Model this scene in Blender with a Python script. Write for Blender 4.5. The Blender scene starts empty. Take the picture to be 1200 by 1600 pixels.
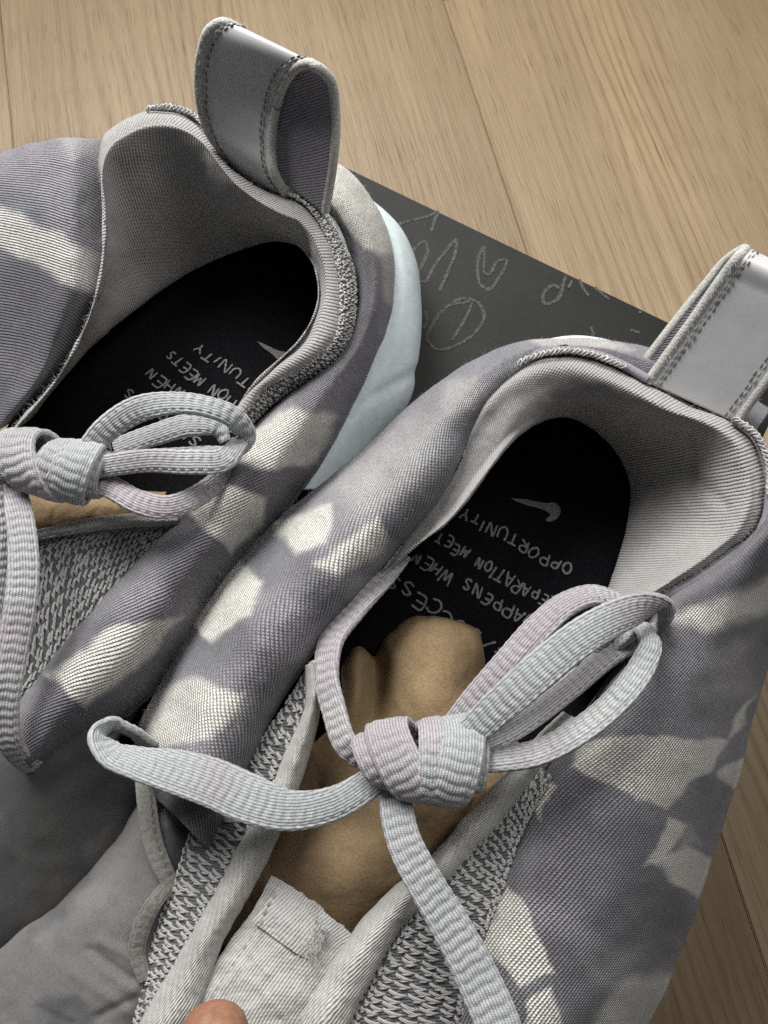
import bpy, bmesh, math, random
import numpy as np
from mathutils import Vector
random.seed(4); rng = np.random.default_rng(7)
R = math.radians
scn = bpy.context.scene

# ------------------------------------------------------------------ camera, world, lights, exposure
H, TILT, F = 0.41, R(18), 1200.0          # camera height (m), tilt from straight down, focal length in photo pixels
ZB = 0.105                                 # height of the shoe box
cam_d = bpy.data.cameras.new('camera'); cam = bpy.data.objects.new('camera', cam_d); scn.collection.objects.link(cam)
cam.location = (0, 0, H); cam.rotation_euler = (TILT, 0, 0)
cam_d.sensor_fit = 'VERTICAL'; cam_d.sensor_height = 24; cam_d.lens = 24 * F / 1600
cam_d.clip_start = 0.005; cam_d.clip_end = 50
scn.camera = cam
cam_d.dof.use_dof = True; cam_d.dof.focus_distance = 0.225; cam_d.dof.aperture_fstop = 45.0

w = bpy.data.worlds.new('World'); scn.world = w; w.use_nodes = True
w.node_tree.nodes['Background'].inputs[0].default_value = (0.86, 0.93, 1.0, 1)
w.node_tree.nodes['Background'].inputs[1].default_value = 0.075

def area(name, loc, target, sx, sy, power, col, spread=180):
    l = bpy.data.lights.new(name, 'AREA'); l.shape = 'RECTANGLE'; l.size = sx; l.size_y = sy
    l.energy = power; l.color = col; l.spread = R(spread)
    o = bpy.data.objects.new(name, l); scn.collection.objects.link(o)
    o.location = loc
    o.rotation_euler = (Vector(target) - Vector(loc)).to_track_quat('-Z', 'Y').to_euler()
area('window_light', (-0.32, 0.70, 0.82), (0.0, 0.20, 0.08), 0.5, 0.45, 5.9, (1.0, 0.99, 0.965), 105)
area('room_light', (0.38, 0.50, 1.0), (0.03, 0.24, 0.1), 0.6, 0.6, 1.7, (1.0, 0.985, 0.96), 95)

scn.view_settings.view_transform = 'Standard'; scn.view_settings.look = 'None'
scn.view_settings.exposure = 0; scn.view_settings.gamma = 1
scn.cycles.use_denoising = False
scn.cycles.max_bounces = 6

# ------------------------------------------------------------------ helpers: points
CAM = np.array([0, 0, H]); FWD = np.array([0, math.sin(TILT), -math.cos(TILT)])
UP = np.array([0, math.cos(TILT), math.sin(TILT)]); RIGHT = np.array([1.0, 0, 0])
def W(p):
    """photo measurements (x, y, height above the box lid in mm) -> world point(s)"""
    p = np.asarray(p, float)
    d = FWD + RIGHT * ((p[..., 0:1] - 600) / F) + UP * ((800 - p[..., 1:2]) / F)
    t = (ZB + p[..., 2:3] / 1000 - H) / d[..., 2:3]
    return CAM + d * t
def mpp(p):                                # metres per photo pixel at that point
    return float(np.dot(W(p) - CAM, FWD)) / F

def spline(P, n, uniform=False):
    P = np.asarray(P, float)
    if len(P) == 1: return np.repeat(P, n, 0)
    k = len(P)
    if uniform: t = np.arange(k, dtype=float)
    else:
        t = np.concatenate([[0], np.cumsum(np.maximum(np.linalg.norm(np.diff(P[:, :2], axis=0), axis=1), 1e-6) ** 0.8)]) \
            if P.shape[1] >= 2 else np.arange(k, dtype=float)
    m = np.zeros_like(P)
    dt = np.diff(t)[:, None]; s = np.diff(P, axis=0) / dt
    m[0], m[-1] = s[0], s[-1]
    if k > 2: m[1:-1] = (s[:-1] * dt[1:] + s[1:] * dt[:-1]) / (dt[1:] + dt[:-1])
    x = np.linspace(0, t[-1], n)
    i = np.clip(np.searchsorted(t, x, side='right') - 1, 0, k - 2)
    hh = (t[i + 1] - t[i])[:, None]; q = ((x - t[i]) / (t[i + 1] - t[i]))[:, None]
    return ((2*q**3 - 3*q**2 + 1) * P[i] + (q**3 - 2*q**2 + q) * hh * m[i] + (-2*q**3 + 3*q**2) * P[i+1] + (q**3 - q**2) * hh * m[i+1])

def arclen(P, n):                          # resample a dense polyline (k, d) evenly by its first three columns
    L = np.concatenate([[0], np.cumsum(np.linalg.norm(np.diff(P[:, :3], axis=0), axis=1))])
    x = np.linspace(0, L[-1], n)
    return np.stack([np.interp(x, L, P[:, j]) for j in range(P.shape[1])], 1), L[-1]

_perm = rng.random((256, 256))
def vnoise(x, y):
    xi = np.floor(x).astype(int); yi = np.floor(y).astype(int); fx = x - xi; fy = y - yi
    fx = fx*fx*(3-2*fx); fy = fy*fy*(3-2*fy); g = lambda a, b: _perm[a % 256, b % 256]
    return (g(xi, yi)*(1-fx) + g(xi+1, yi)*fx)*(1-fy) + (g(xi, yi+1)*(1-fx) + g(xi+1, yi+1)*fx)*fy
def fbm(x, y, o=3):
    return sum(vnoise(x*2**k + 17*k, y*2**k + 31*k) / 2**(k+1) for k in range(o)) / (1 - 0.5**o)
def sstep(a, b, x):
    t = np.clip((x - a) / (b - a), 0, 1); return t*t*(3-2*t)
def poly_sd(x, y, poly):                   # signed distance to polygon, positive inside
    poly = np.asarray(poly, float); d = np.full(x.shape, 1e9); ins = np.zeros(x.shape, bool)
    for a, b in zip(poly, np.roll(poly, -1, 0)):
        e = b - a; t = np.clip(((x-a[0])*e[0] + (y-a[1])*e[1]) / (e @ e + 1e-9), 0, 1)
        d = np.minimum(d, np.hypot(x - a[0] - t*e[0], y - a[1] - t*e[1]))
        c = ((a[1] > y) != (b[1] > y)) & (x < (b[0]-a[0]) * (y-a[1]) / (b[1]-a[1] + 1e-12) + a[0]); ins ^= c
    return np.where(ins, d, -d)

# ------------------------------------------------------------------ helpers: objects
def link(name, me, mat, parent=None, kind=None, label=None):
    o = bpy.data.objects.new(name, me); scn.collection.objects.link(o)
    if mat: me.materials.append(mat)
    if parent: o.parent = parent
    if kind: o['kind'] = kind
    if label: o['label'] = label
    return o
def mesh_np(name, V, faces, uv=None, col=None, smooth=True):
    me = bpy.data.meshes.new(name)
    V = np.asarray(V, np.float32); faces = np.asarray(faces, np.int32); n = faces.shape[1]
    me.vertices.add(len(V)); me.vertices.foreach_set('co', V.ravel())
    me.loops.add(faces.size); me.loops.foreach_set('vertex_index', faces.ravel())
    me.polygons.add(len(faces)); me.polygons.foreach_set('loop_start', np.arange(0, faces.size, n, dtype=np.int32))
    if smooth: me.polygons.foreach_set('use_smooth', np.ones(len(faces), bool))
    if uv is not None:
        l = me.uv_layers.new(name='uv'); l.data.foreach_set('uv', np.asarray(uv, np.float32)[faces.ravel()].ravel())
    if col is not None:
        a = me.color_attributes.new('dye', 'FLOAT_COLOR', 'POINT')
        a.data.foreach_set('color', np.concatenate([col, np.ones((len(col), 1))], 1).astype(np.float32).ravel())
    me.update(); me.validate(); return me
def thing(name, label, cat, loc, group=None):
    o = bpy.data.objects.new(name, None); scn.collection.objects.link(o)
    o.empty_display_size = 0.02; o['label'] = label; o['category'] = cat
    if group: o['group'] = group
    return o

def normals(G):
    du = np.gradient(G, axis=1); dv = np.gradient(G, axis=0); n = np.cross(du, dv)
    return n / (np.linalg.norm(n, axis=2, keepdims=True) + 1e-12)

class Grid: pass
def make_grid(rows, nu, nv, bump=0.0, bscale=60.0, seed=0.0, uniform=True, fn=None):
    A = np.stack([spline(r, nu) for r in rows])
    B = np.stack([spline(A[:, j], nv, uniform=uniform) for j in range(nu)], 1)     # nv, nu, 3 in photo units
    g = Grid(); g.P = B; g.G = W(B); g.N = normals(g.G)
    if np.mean(np.sum(g.N * (CAM - g.G), 2)) < 0: g.N = -g.N; g.flip = True
    else: g.flip = False
    L = np.linalg.norm(np.diff(g.G, axis=1), axis=2).mean(0); Lv = np.linalg.norm(np.diff(g.G, axis=0), axis=2).mean(1)
    g.u = np.concatenate([[0], np.cumsum(L)]) * 1000; g.v = np.concatenate([[0], np.cumsum(Lv)]) * 1000
    g.U, g.Vv = np.meshgrid(g.u, g.v)
    d = 0
    if bump: d = d + bump * (fbm(B[..., 0]/bscale + seed, B[..., 1]/bscale + seed) - 0.5)
    if fn: d = d + fn(g)
    if bump or fn:
        g.G = g.G + g.N * (np.asarray(d)[..., None] * 0.001); g.N = normals(g.G) * (-1 if g.flip else 1)
    return g
def grid_faces(nv, nu, off=0, flip=False):
    i = np.arange(nv*nu).reshape(nv, nu) + off
    f = np.stack([i[:-1, :-1], i[:-1, 1:], i[1:, 1:], i[1:, :-1]], -1).reshape(-1, 4)
    return f[:, ::-1] if flip else f
def solid(name, g, thick, mat, parent, col=None, kind=None, label=None):
    """closed sheet with real thickness (m) below the seen side"""
    nv, nu = g.U.shape; top = g.G.reshape(-1, 3); bot = (g.G - g.N * thick).reshape(-1, 3)
    n = nv * nu; i = np.arange(n).reshape(nv, nu)
    loop = np.concatenate([i[0, :], i[1:, -1], i[-1, -2::-1], i[-2:0:-1, 0]])
    rim = np.stack([loop, np.roll(loop, -1), np.roll(loop, -1) + n, loop + n], 1)
    F_ = np.concatenate([grid_faces(nv, nu, 0, g.flip), grid_faces(nv, nu, n, not g.flip), rim if g.flip else rim[:, ::-1]])
    uv = np.stack([g.U, g.Vv], -1).reshape(-1, 2); uv = np.concatenate([uv, uv])
    c = None
    if col is not None: c = col(g.P[..., 0], g.P[..., 1]).reshape(-1, 3); c = np.concatenate([c, c])
    return link(name, mesh_np(name, np.concatenate([top, bot]), F_, uv, c), mat, parent, kind, label)
def sheet(name, rows, nu, nv, thick, mat, parent, col=None, kind=None, label=None, **k):
    g = make_grid(rows, nu, nv, **k); o = solid(name, g, thick, mat, parent, col, kind, label); o_g[o.name] = g
    return o, g
o_g = {}

def sweep(name, P, S, a, b, mat, parent, ns=20, rib=0.0, pitch=2.7, col=None, groove=0.25, kind=None, label=None, closed=False, cap=True):
    """oval band along world points P with side vectors S, half width a, half thickness b (arrays, m)"""
    n = len(P); T = np.gradient(P, axis=0)
    if closed: T = (np.roll(P, -1, 0) - np.roll(P, 1, 0))
    T /= np.linalg.norm(T, axis=1, keepdims=True) + 1e-12
    S = S - T * np.sum(S*T, 1, keepdims=True); S /= np.linalg.norm(S, axis=1, keepdims=True) + 1e-12
    N = np.cross(S, T)
    th = np.linspace(0, 2*math.pi, ns, endpoint=False)
    cx = np.sign(np.cos(th)) * np.abs(np.cos(th))**0.68; cy = np.sign(np.sin(th)) * np.abs(np.sin(th))**0.62
    v = np.concatenate([[0], np.cumsum(np.linalg.norm(np.diff(P, axis=0), axis=1))]) * 1000
    x = cx[None, :] * np.ones((n, 1)); wgl = fbm(v/6 + 3.3, v*0 + 1.7)[:, None]; ph = v[:, None] / pitch + 0.3*wgl + 0.16*np.abs(((x*2.4) % 1.0) - 0.5)*2 + 0.1*x*(wgl-0.5)*3
    r = rib * (np.abs(np.sin(math.pi * ph)) - 0.5) * (1 - 0.4*np.abs(x)**4)
    r = r + rib * 0.35 * np.sin(th*9.0)[None, :] * np.sin(2*math.pi*ph)
    r = r - groove * 0.001 * np.exp(-((np.abs(x) - 0.74) / 0.10)**2)
    V = P[:, None] + S[:, None] * (cx[None, :, None] * a[:, None, None]) + N[:, None] * ((cy[None, :] * b[:, None])[..., None])
    nd = S[:, None] * (np.cos(th)[None, :, None] * 0.35) + N[:, None] * np.sin(th)[None, :, None]
    V = V + nd * r[..., None]
    i = np.arange(n*ns).reshape(n, ns); j = np.roll(i, -1, 1)
    if closed: f = np.stack([i, j, np.roll(j, -1, 0), np.roll(i, -1, 0)], -1).reshape(-1, 4)
    else: f = np.stack([i[:-1], j[:-1], j[1:], i[1:]], -1).reshape(-1, 4)
    uu = np.broadcast_to(((cx*0.5+0.5))[None, :], (n, ns)) * 1.0
    uv = np.stack([uu * (2000*a[:, None]), np.broadcast_to(v[:, None], (n, ns))], -1).reshape(-1, 2)
    Vv = V.reshape(-1, 3)
    if not closed and cap:                 # rounded ends
        c0, c1 = len(Vv), len(Vv)+1
        Vv = np.concatenate([Vv, [P[0] - T[0]*b[0]*0.6], [P[-1] + T[-1]*b[-1]*0.6]]); uv = np.concatenate([uv, [[0, 0], [0, v[-1]]]])
        f = np.concatenate([f, np.stack([np.full(ns, c0), j[0], i[0], i[0]], 1)*0 + np.stack([np.full(ns, c0), j[0], i[0], np.full(ns, c0)], 1)]) if False else f
    c = None
    if col is not None:
        c = col(v, n)                      # n,3
        c = np.repeat(c[:, None], ns, 1).reshape(-1, 3)
        if len(Vv) > len(c): c = np.concatenate([c, c[[0, -1]]])
    return link(name, mesh_np(name, Vv, f, uv, c), mat, parent, kind, label)

def lace(name, ctrl, parent, seed=0.0, thick=0.0014, rib=0.00042, tint=None):
    """ctrl: (x, y, h, width in photo px, roll in degrees)"""
    C = np.asarray(ctrl, float); D = spline(C, 400)
    Pw = W(D[:, :3]); full = np.concatenate([Pw, D], 1)
    _, L = arclen(full, 10); n = max(30, int(L / 0.00030)); full, L = arclen(full, n)
    P = full[:, :3]; D = full[:, 3:]
    T = np.gradient(P, axis=0); T /= np.linalg.norm(T, axis=1, keepdims=True)
    V = CAM - P; V /= np.linalg.norm(V, axis=1, keepdims=True)
    S = np.cross(T, V); S /= np.linalg.norm(S, axis=1, keepdims=True)
    N = np.cross(S, T); ro = np.radians(D[:, 4])[:, None]
    S = S*np.cos(ro) + N*np.sin(ro)
    a = 0.87 * D[:, 3] * np.sum((P - CAM)*FWD, 1) / F * 0.5
    return sweep(name, P, S, a, np.full(n, thick), M['lace'], parent, ns=48, rib=rib, col=lambda v, n: lace_col(v, seed, tint))
def lace_col(v, seed, tint):
    n1 = fbm(v/26 + seed*3.1, v*0 + seed); n2 = fbm(v/11 + seed*5.7, v*0 + 3 + seed)
    blue = np.array([0.41, 0.43, 0.435]); pink = np.array([0.405, 0.37, 0.395]); pale = np.array([0.53, 0.53, 0.52])
    a = sstep(0.34, 0.70, n1 + (tint or 0))[:, None]; c = blue*(1-a) + pink*a
    b = sstep(0.5, 0.8, n2)[:, None]; return c*(1-0.6*b) + pale*0.6*b

def strands(polys, rad, ns=5):
    """many tubes of equal point count: polys (m, k, 3), normals not needed; returns V, F"""
    polys = np.asarray(polys); m, k, _ = polys.shape
    T = np.gradient(polys, axis=1); T /= np.linalg.norm(T, axis=2, keepdims=True) + 1e-12
    ref = np.broadcast_to(np.array([0.31, 0.2, 0.93]), T.shape); A = np.cross(T, ref); A /= np.linalg.norm(A, axis=2, keepdims=True) + 1e-12
    B = np.cross(T, A); th = np.linspace(0, 2*math.pi, ns, endpoint=False)
    rad = np.broadcast_to(np.asarray(rad, float), (m, k)) if np.ndim(rad) else np.full((m, k), rad)
    V = polys[:, :, None] + (A[:, :, None]*np.cos(th)[:, None] + B[:, :, None]*np.sin(th)[:, None]) * rad[:, :, None, None]
    i = np.arange(m*k*ns).reshape(m, k, ns); j = np.roll(i, -1, 2)
    return V.reshape(-1, 3), np.stack([i[:, :-1], j[:, :-1], j[:, 1:], i[:, 1:]], -1).reshape(-1, 4)
def sample(g, s, t, off):
    """points on grid g at fractions s (along u), t (along v), lifted by off metres"""
    nv, nu = g.U.shape; x = np.clip(s, 0, 1)*(nu-1); y = np.clip(t, 0, 1)*(nv-1)
    i = np.minimum(x.astype(int), nu-2); j = np.minimum(y.astype(int), nv-2); fx = (x-i)[..., None]; fy = (y-j)[..., None]
    def bl(A): return (A[j, i]*(1-fx) + A[j, i+1]*fx)*(1-fy) + (A[j+1, i]*(1-fx) + A[j+1, i+1]*fx)*fy
    return bl(g.G) + bl(g.N) * np.asarray(off)[..., None]
def yarn_mesh(name, g, pu, pv, rad, mat, parent, jitter=0.17, style=0):
    """knitted yarn over a backing: slanted loops joined by small hooks, pitches in mm"""
    nu = max(2, int(g.u[-1]/pu)); nv = max(2, int(g.v[-1]/pv)); k = 7
    I, J = np.meshgrid(np.arange(nu), np.arange(nv)); I = I.ravel().astype(float); J = J.ravel().astype(float)
    I += (J % 2)*0.5; m = len(I); jx = rng.normal(0, jitter, (m, 1)); jy = rng.normal(0, jitter, (m, 1)); q = np.linspace(0, 1, k)[None]
    polys = []
    def add(x0, y0, x1, y1, bow, lift):
        x = I[:, None] + jx + x0 + (x1-x0)*q + bow*np.sin(math.pi*q); y = J[:, None] + jy + y0 + (y1-y0)*q
        off = rad*0.3 + lift*np.sin(math.pi*q)*np.ones((m, 1)) - rad*0.9*(np.abs(q-0.5)*2)**6
        polys.append(sample(g, x/nu, y/nv, off))
    if style == 0:
        add(0.05, -0.05, 0.55, 1.05, 0.12, rad*1.3); add(0.45, 0.95, 1.0, 0.35, 0.05, rad*1.0); add(0.25, -0.05, 0.70, 1.0, 0.14, rad*0.9)
    else:
        add(0.1, -0.1, 0.5, 0.9, 0.15, rad); add(0.9, -0.1, 0.5, 0.9, -0.15, rad*1.2)
    V, F_ = strands(np.concatenate(polys), rad * np.array([0.5, 0.85, 1.05, 1.1, 1.05, 0.85, 0.5])[None] * (1 + rng.normal(0, .12, (m*len(polys), 1))))
    return link(name, mesh_np(name, V, F_), mat, parent, 'stuff')
def dashes(name, path, length, gap, rad, mat, parent, lift=0.0006):
    """a line of thread stitches along a photo path of (x, y, h)"""
    D = W(spline(path, 300)); P, L = arclen(D, 400); n = max(2, int(L/(length+gap))); polys = []
    V = CAM - P; V /= np.linalg.norm(V, axis=1, keepdims=True); Pl = P + V*lift
    for i in range(n):
        t = (i + np.linspace(0.08, 0.08 + length/(length+gap), 5) + random.uniform(-.06, .06))/n * (len(P)-1)
        p = np.stack([np.interp(t, np.arange(len(P)), Pl[:, c]) for c in range(3)], 1); p[0] -= V[0]*rad; p[-1] -= V[0]*rad
        polys.append(p)
    Vv, F_ = strands(np.array(polys), rad*np.array([.6, 1, 1.1, 1, .6])[None]*np.ones((n, 1)), 6)
    return link(name, mesh_np(name, Vv, F_), mat, parent, 'stuff')
def tube(name, path, rad, mat, parent, n=120, ns=12):
    D = W(spline(path, n)); V, F_ = strands(D[None], rad, ns)
    return link(name, mesh_np(name, V, F_), mat, parent)
def fuzz(name, g, count, length, mat, parent, rad=0.00005, region=None):
    """loose fibres standing off a textile"""
    s = rng.random(count); t = rng.random(count)
    if region: s = region[0] + s*(region[1]-region[0]); t = region[2] + t*(region[3]-region[2])
    b = sample(g, s, t, np.zeros(count)); tip = sample(g, s, t, np.full(count, 1.0)) - b
    tip /= np.linalg.norm(tip, axis=1, keepdims=True)
    d = tip*0.9 + rng.normal(0, 0.7, (count, 3)); L = length*(0.3 + rng.random((count, 1)))
    cur = rng.normal(0, 0.5, (count, 3)); q = np.linspace(0, 1, 4)[None, :, None]
    polys = b[:, None] + d[:, None]*L[:, None]*q + cur[:, None]*L[:, None]*q**2*0.6
    V, F_ = strands(polys, rad*np.array([1, .9, .7, .3])[None]*np.ones((count, 1)), 3)
    return link(name, mesh_np(name, V, F_), mat, parent, 'stuff')

# ------------------------------------------------------------------ materials
M = {}
class NT:
    def __init__(s, name):
        s.m = bpy.data.materials.new(name); s.m.use_nodes = True; s.t = s.m.node_tree; s.b = s.t.nodes['Principled BSDF']; M[name] = s.m
    def n(s, typ, **k):
        x = s.t.nodes.new('ShaderNode' + typ)
        for a, b in k.items(): setattr(x, a, b)
        return x
    def l(s, a, b): s.t.links.new(a, b)
    def v(s, sock, val):
        if hasattr(val, 'links') or isinstance(val, bpy.types.NodeSocket): s.l(val, sock)
        else: sock.default_value = val
    def math(s, op, a, b=0.0, c=None):
        x = s.n('Math', operation=op); s.v(x.inputs[0], a); s.v(x.inputs[1], b)
        if c is not None: s.v(x.inputs[2], c)
        return x.outputs[0]
    def noise(s, vec, scale, detail=3, rough=0.5):
        x = s.n('TexNoise'); s.l(vec, x.inputs['Vector']); x.inputs['Scale'].default_value = scale
        x.inputs['Detail'].default_value = detail; x.inputs['Roughness'].default_value = rough; return x.outputs['Fac']
    def ramp(s, fac, stops):
        x = s.n('ValToRGB'); s.l(fac, x.inputs[0]); e = x.color_ramp.elements
        while len(e) < len(stops): e.new(0.5)
        for q, (p, c) in zip(e, stops): q.position = p; q.color = (*c, 1)
        return x.outputs[0]
    def mix(s, fac, a, b, mode='MIX'):
        x = s.n('Mix', data_type='RGBA', blend_type=mode); s.v(x.inputs[0], fac)
        for sock, val in ((x.inputs[6], a), (x.inputs[7], b)):
            if isinstance(val, (tuple, list)): sock.default_value = (*val, 1)
            else: s.l(val, sock)
        return x.outputs[2]
    def bump(s, h, dist, strength=1.0):
        x = s.n('Bump'); x.inputs['Distance'].default_value = dist; x.inputs['Strength'].default_value = strength
        s.l(h, x.inputs['Height']); s.l(x.outputs[0], s.b.inputs['Normal']); return x

def knit(name, color=None, ang=30, pitch=1.25, stitch=1.1, depth=0.00035, rough=0.9, sheen=0.25, heather=0.25, noise_b=0.5, ground=0.85):
    s = NT(name); uv = s.n('UVMap').outputs[0]; sep = s.n('SeparateXYZ')
    obj = s.n('TexCoord').outputs['Object']
    wob = s.noise(obj, 220, 2)
    s.l(uv, sep.inputs[0]); c, q = math.cos(R(ang)), math.sin(R(ang))
    a = s.math('ADD', s.math('MULTIPLY', sep.outputs[0], c/pitch), s.math('MULTIPLY', sep.outputs[1], q/pitch))
    a = s.math('ADD', a, s.math('MULTIPLY', wob, 0.4))
    b = s.math('ADD', s.math('MULTIPLY', sep.outputs[0], -q/stitch), s.math('MULTIPLY', sep.outputs[1], c/stitch))
    rib = s.math('ABSOLUTE', s.math('SINE', s.math('MULTIPLY', a, math.pi)))
    par = s.math('MULTIPLY', s.math('FLOOR', a), 0.37)
    sub = s.math('SINE', s.math('MULTIPLY', s.math('ADD', b, s.math('ADD', par, s.math('MULTIPLY', rib, 0.35))), 2*math.pi))
    fib = s.noise(obj, 2600, 3, 0.7)
    h = s.math('ADD', s.math('POWER', rib, 0.7), s.math('MULTIPLY', s.math('MULTIPLY', sub, rib), 0.16))
    h = s.math('ADD', h, s.math('MULTIPLY', fib, noise_b))
    if color is None:
        x = s.n('VertexColor'); x.layer_name = 'dye'; base = x.outputs[0]
    else:
        x = s.n('RGB'); x.outputs[0].default_value = (*color, 1); base = x.outputs[0]
    sp = s.ramp(s.math('ADD', s.math('MULTIPLY', fib, 0.8), s.math('MULTIPLY', s.noise(obj, 900, 2), 0.25)), [(0.38, (1-heather,)*3), (0.62, (1+heather*0.45,)*3)])
    colr = s.mix(1.0, base, sp, 'MULTIPLY')
    gr = s.ramp(s.math('MULTIPLY', rib, s.math('ADD', s.math('MULTIPLY', sub, 0.12), 0.88)), [(0.15, (ground,)*3), (0.85, (1.0 + (1-ground)*0.35,)*3)])   # darker ground yarn, paler face yarn
    colr = s.mix(1.0, colr, gr, 'MULTIPLY')
    blot = s.ramp(s.noise(obj, 45, 3), [(0.3, (0.88,)*3), (0.7, (1.05,)*3)])
    s.l(s.mix(1.0, colr, blot, 'MULTIPLY'), s.b.inputs['Base Color'])
    s.b.inputs['Roughness'].default_value = rough; s.b.inputs['Sheen Weight'].default_value = sheen; s.b.inputs['Sheen Roughness'].default_value = 0.5
    s.b.inputs['Specular IOR Level'].default_value = 0.25
    s.bump(h, depth); return s
knit('dyed_knit', None, 62, 1.08, 0.9, 0.0007, heather=0.5, ground=0.55)
knit('dyed_knit_cross', None, 70, 1.08, 0.9, 0.00065, heather=0.5, ground=0.55)
knit('lining', (0.405, 0.39, 0.378), 0, 1.15, 0.9, 0.00042, heather=0.28, sheen=0.4)
knit('trim', (0.60, 0.59, 0.555), 74, 0.85, 2.6, 0.0004, heather=0.25)
knit('tongue_cloth', (0.55, 0.54, 0.52), 12, 0.95, 1.4, 0.00025, heather=0.2)
knit('backing', (0.13, 0.127, 0.13), 20, 0.9, 0.9, 0.0003)
knit('tab_cloth', (0.26, 0.24, 0.275), 40, 0.8, 0.7, 0.00025)
knit('lace', None, 0, 0.8, 0.6, 0.00016, heather=0.34, noise_b=0.7, sheen=0.3, ground=0.72)
knit('shade_toned_cloth', None, 30, 0.5, 0.5, 0.00010, heather=0.3, noise_b=2.0)

def plain(name, color, rough=0.8, spec=0.3, nscale=900, namt=0.25, bump=0.0001, sheen=0.0):
    s = NT(name); obj = s.n('TexCoord').outputs['Object']; f = s.noise(obj, nscale, 4, 0.65)
    s.l(s.mix(1.0, color, s.ramp(f, [(0.3, (1-namt,)*3), (0.7, (1+namt*0.4,)*3)]), 'MULTIPLY'), s.b.inputs['Base Color'])
    s.b.inputs['Roughness'].default_value = rough; s.b.inputs['Specular IOR Level'].default_value = spec
    s.b.inputs['Sheen Weight'].default_value = sheen
    s.bump(f, bump); return s
plain('yarn', (0.45, 0.44, 0.43), 0.9, 0.2, 1800, 0.35, 0.0001, 0.3)
plain('grey_yarn', (0.60, 0.59, 0.56), 0.9, 0.2, 700, 0.75, 0.0001, 0.3)
plain('fibre', (0.62, 0.61, 0.58), 0.9, 0.1)
plain('lilac_fibre', (0.40, 0.37, 0.43), 0.9, 0.1)
plain('dark_thread', (0.17, 0.155, 0.145), 0.85, 0.2)
plain('grey_thread', (0.38, 0.36, 0.34), 0.85, 0.2)
plain('binding', (0.55, 0.54, 0.50), 0.9, 0.2, 1300, 0.4, 0.0004, 0.3)
plain('insole_cloth', (0.0085, 0.0085, 0.0105), 1.0, 0.04, 1500, 0.7, 0.0002)
plain('print_ink', (0.21, 0.21, 0.205), 0.9, 0.1, 2500, 0.85, 0.0001)
plain('chalk_ink', (0.088, 0.088, 0.085), 0.9, 0.1, 1100, 0.85, 0.00005)
plain('foam', (0.60, 0.67, 0.69), 0.65, 0.35, 300, 0.12, 0.00015)
def card():
    s = NT('box_card'); obj = s.n('TexCoord').outputs['Object']; f = s.noise(obj, 1500, 3, .7); g = s.noise(obj, 30, 4)
    c = s.mix(1.0, s.ramp(f, [(0.3, (0.021, 0.021, 0.020)), (0.75, (0.038, 0.038, 0.035))]), s.ramp(g, [(0.3, (0.9,)*3), (0.7, (1.1,)*3)]), 'MULTIPLY')
    s.l(c, s.b.inputs['Base Color']); s.b.inputs['Roughness'].default_value = 0.55; s.b.inputs['Specular IOR Level'].default_value = 0.35; s.bump(f, 0.00006)
card()
def kraft():
    s = NT('kraft'); obj = s.n('TexCoord').outputs['Object']; f = s.noise(obj, 1400, 4, .7); g = s.noise(obj, 60, 4, .6)
    c = s.mix(1.0, s.ramp(f, [(0.30, (0.19, 0.128, 0.07)), (0.68, (0.31, 0.219, 0.127))]), s.ramp(g, [(0.3, (0.85,)*3), (0.7, (1.1,)*3)]), 'MULTIPLY')
    s.l(c, s.b.inputs['Base Color']); s.b.inputs['Roughness'].default_value = 0.85; s.b.inputs['Specular IOR Level'].default_value = 0.2
    s.bump(s.math('ADD', s.math('MULTIPLY', f, 0.3), s.noise(obj, 150, 3)), 0.0006)
kraft()
def reflective():
    s = NT('reflective_film'); obj = s.n('TexCoord').outputs['Object']; f = s.noise(obj, 3000, 2, .7); g = s.noise(obj, 200, 3)
    s.l(s.mix(1.0, s.ramp(f, [(0.3, (0.50, 0.495, 0.50)), (0.7, (0.60, 0.595, 0.60))]), s.ramp(g, [(0.3, (0.95,)*3), (0.7, (1.04,)*3)]), 'MULTIPLY'), s.b.inputs['Base Color'])
    s.b.inputs['Roughness'].default_value = 0.42; s.b.inputs['Metallic'].default_value = 0.0
    s.b.inputs['Coat Weight'].default_value = 0.22; s.b.inputs['Coat Roughness'].default_value = 0.12; s.bump(f, 0.00004)
reflective()
def skin():
    s = NT('skin'); obj = s.n('TexCoord').outputs['Object']; f = s.noise(obj, 500, 4, .6)
    s.l(s.ramp(f, [(0.3, (0.27, 0.125, 0.075)), (0.7, (0.37, 0.185, 0.115))]), s.b.inputs['Base Color'])
    s.b.inputs['Roughness'].default_value = 0.5; s.b.inputs['Subsurface Weight'].default_value = 0.15; s.b.inputs['Subsurface Radius'].default_value = (0.004, 0.0015, 0.0008)
    s.bump(f, 0.0003)
skin()
plain('nail', (0.50, 0.29, 0.21), 0.3, 0.5, 200, 0.05, 0.00002)
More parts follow.
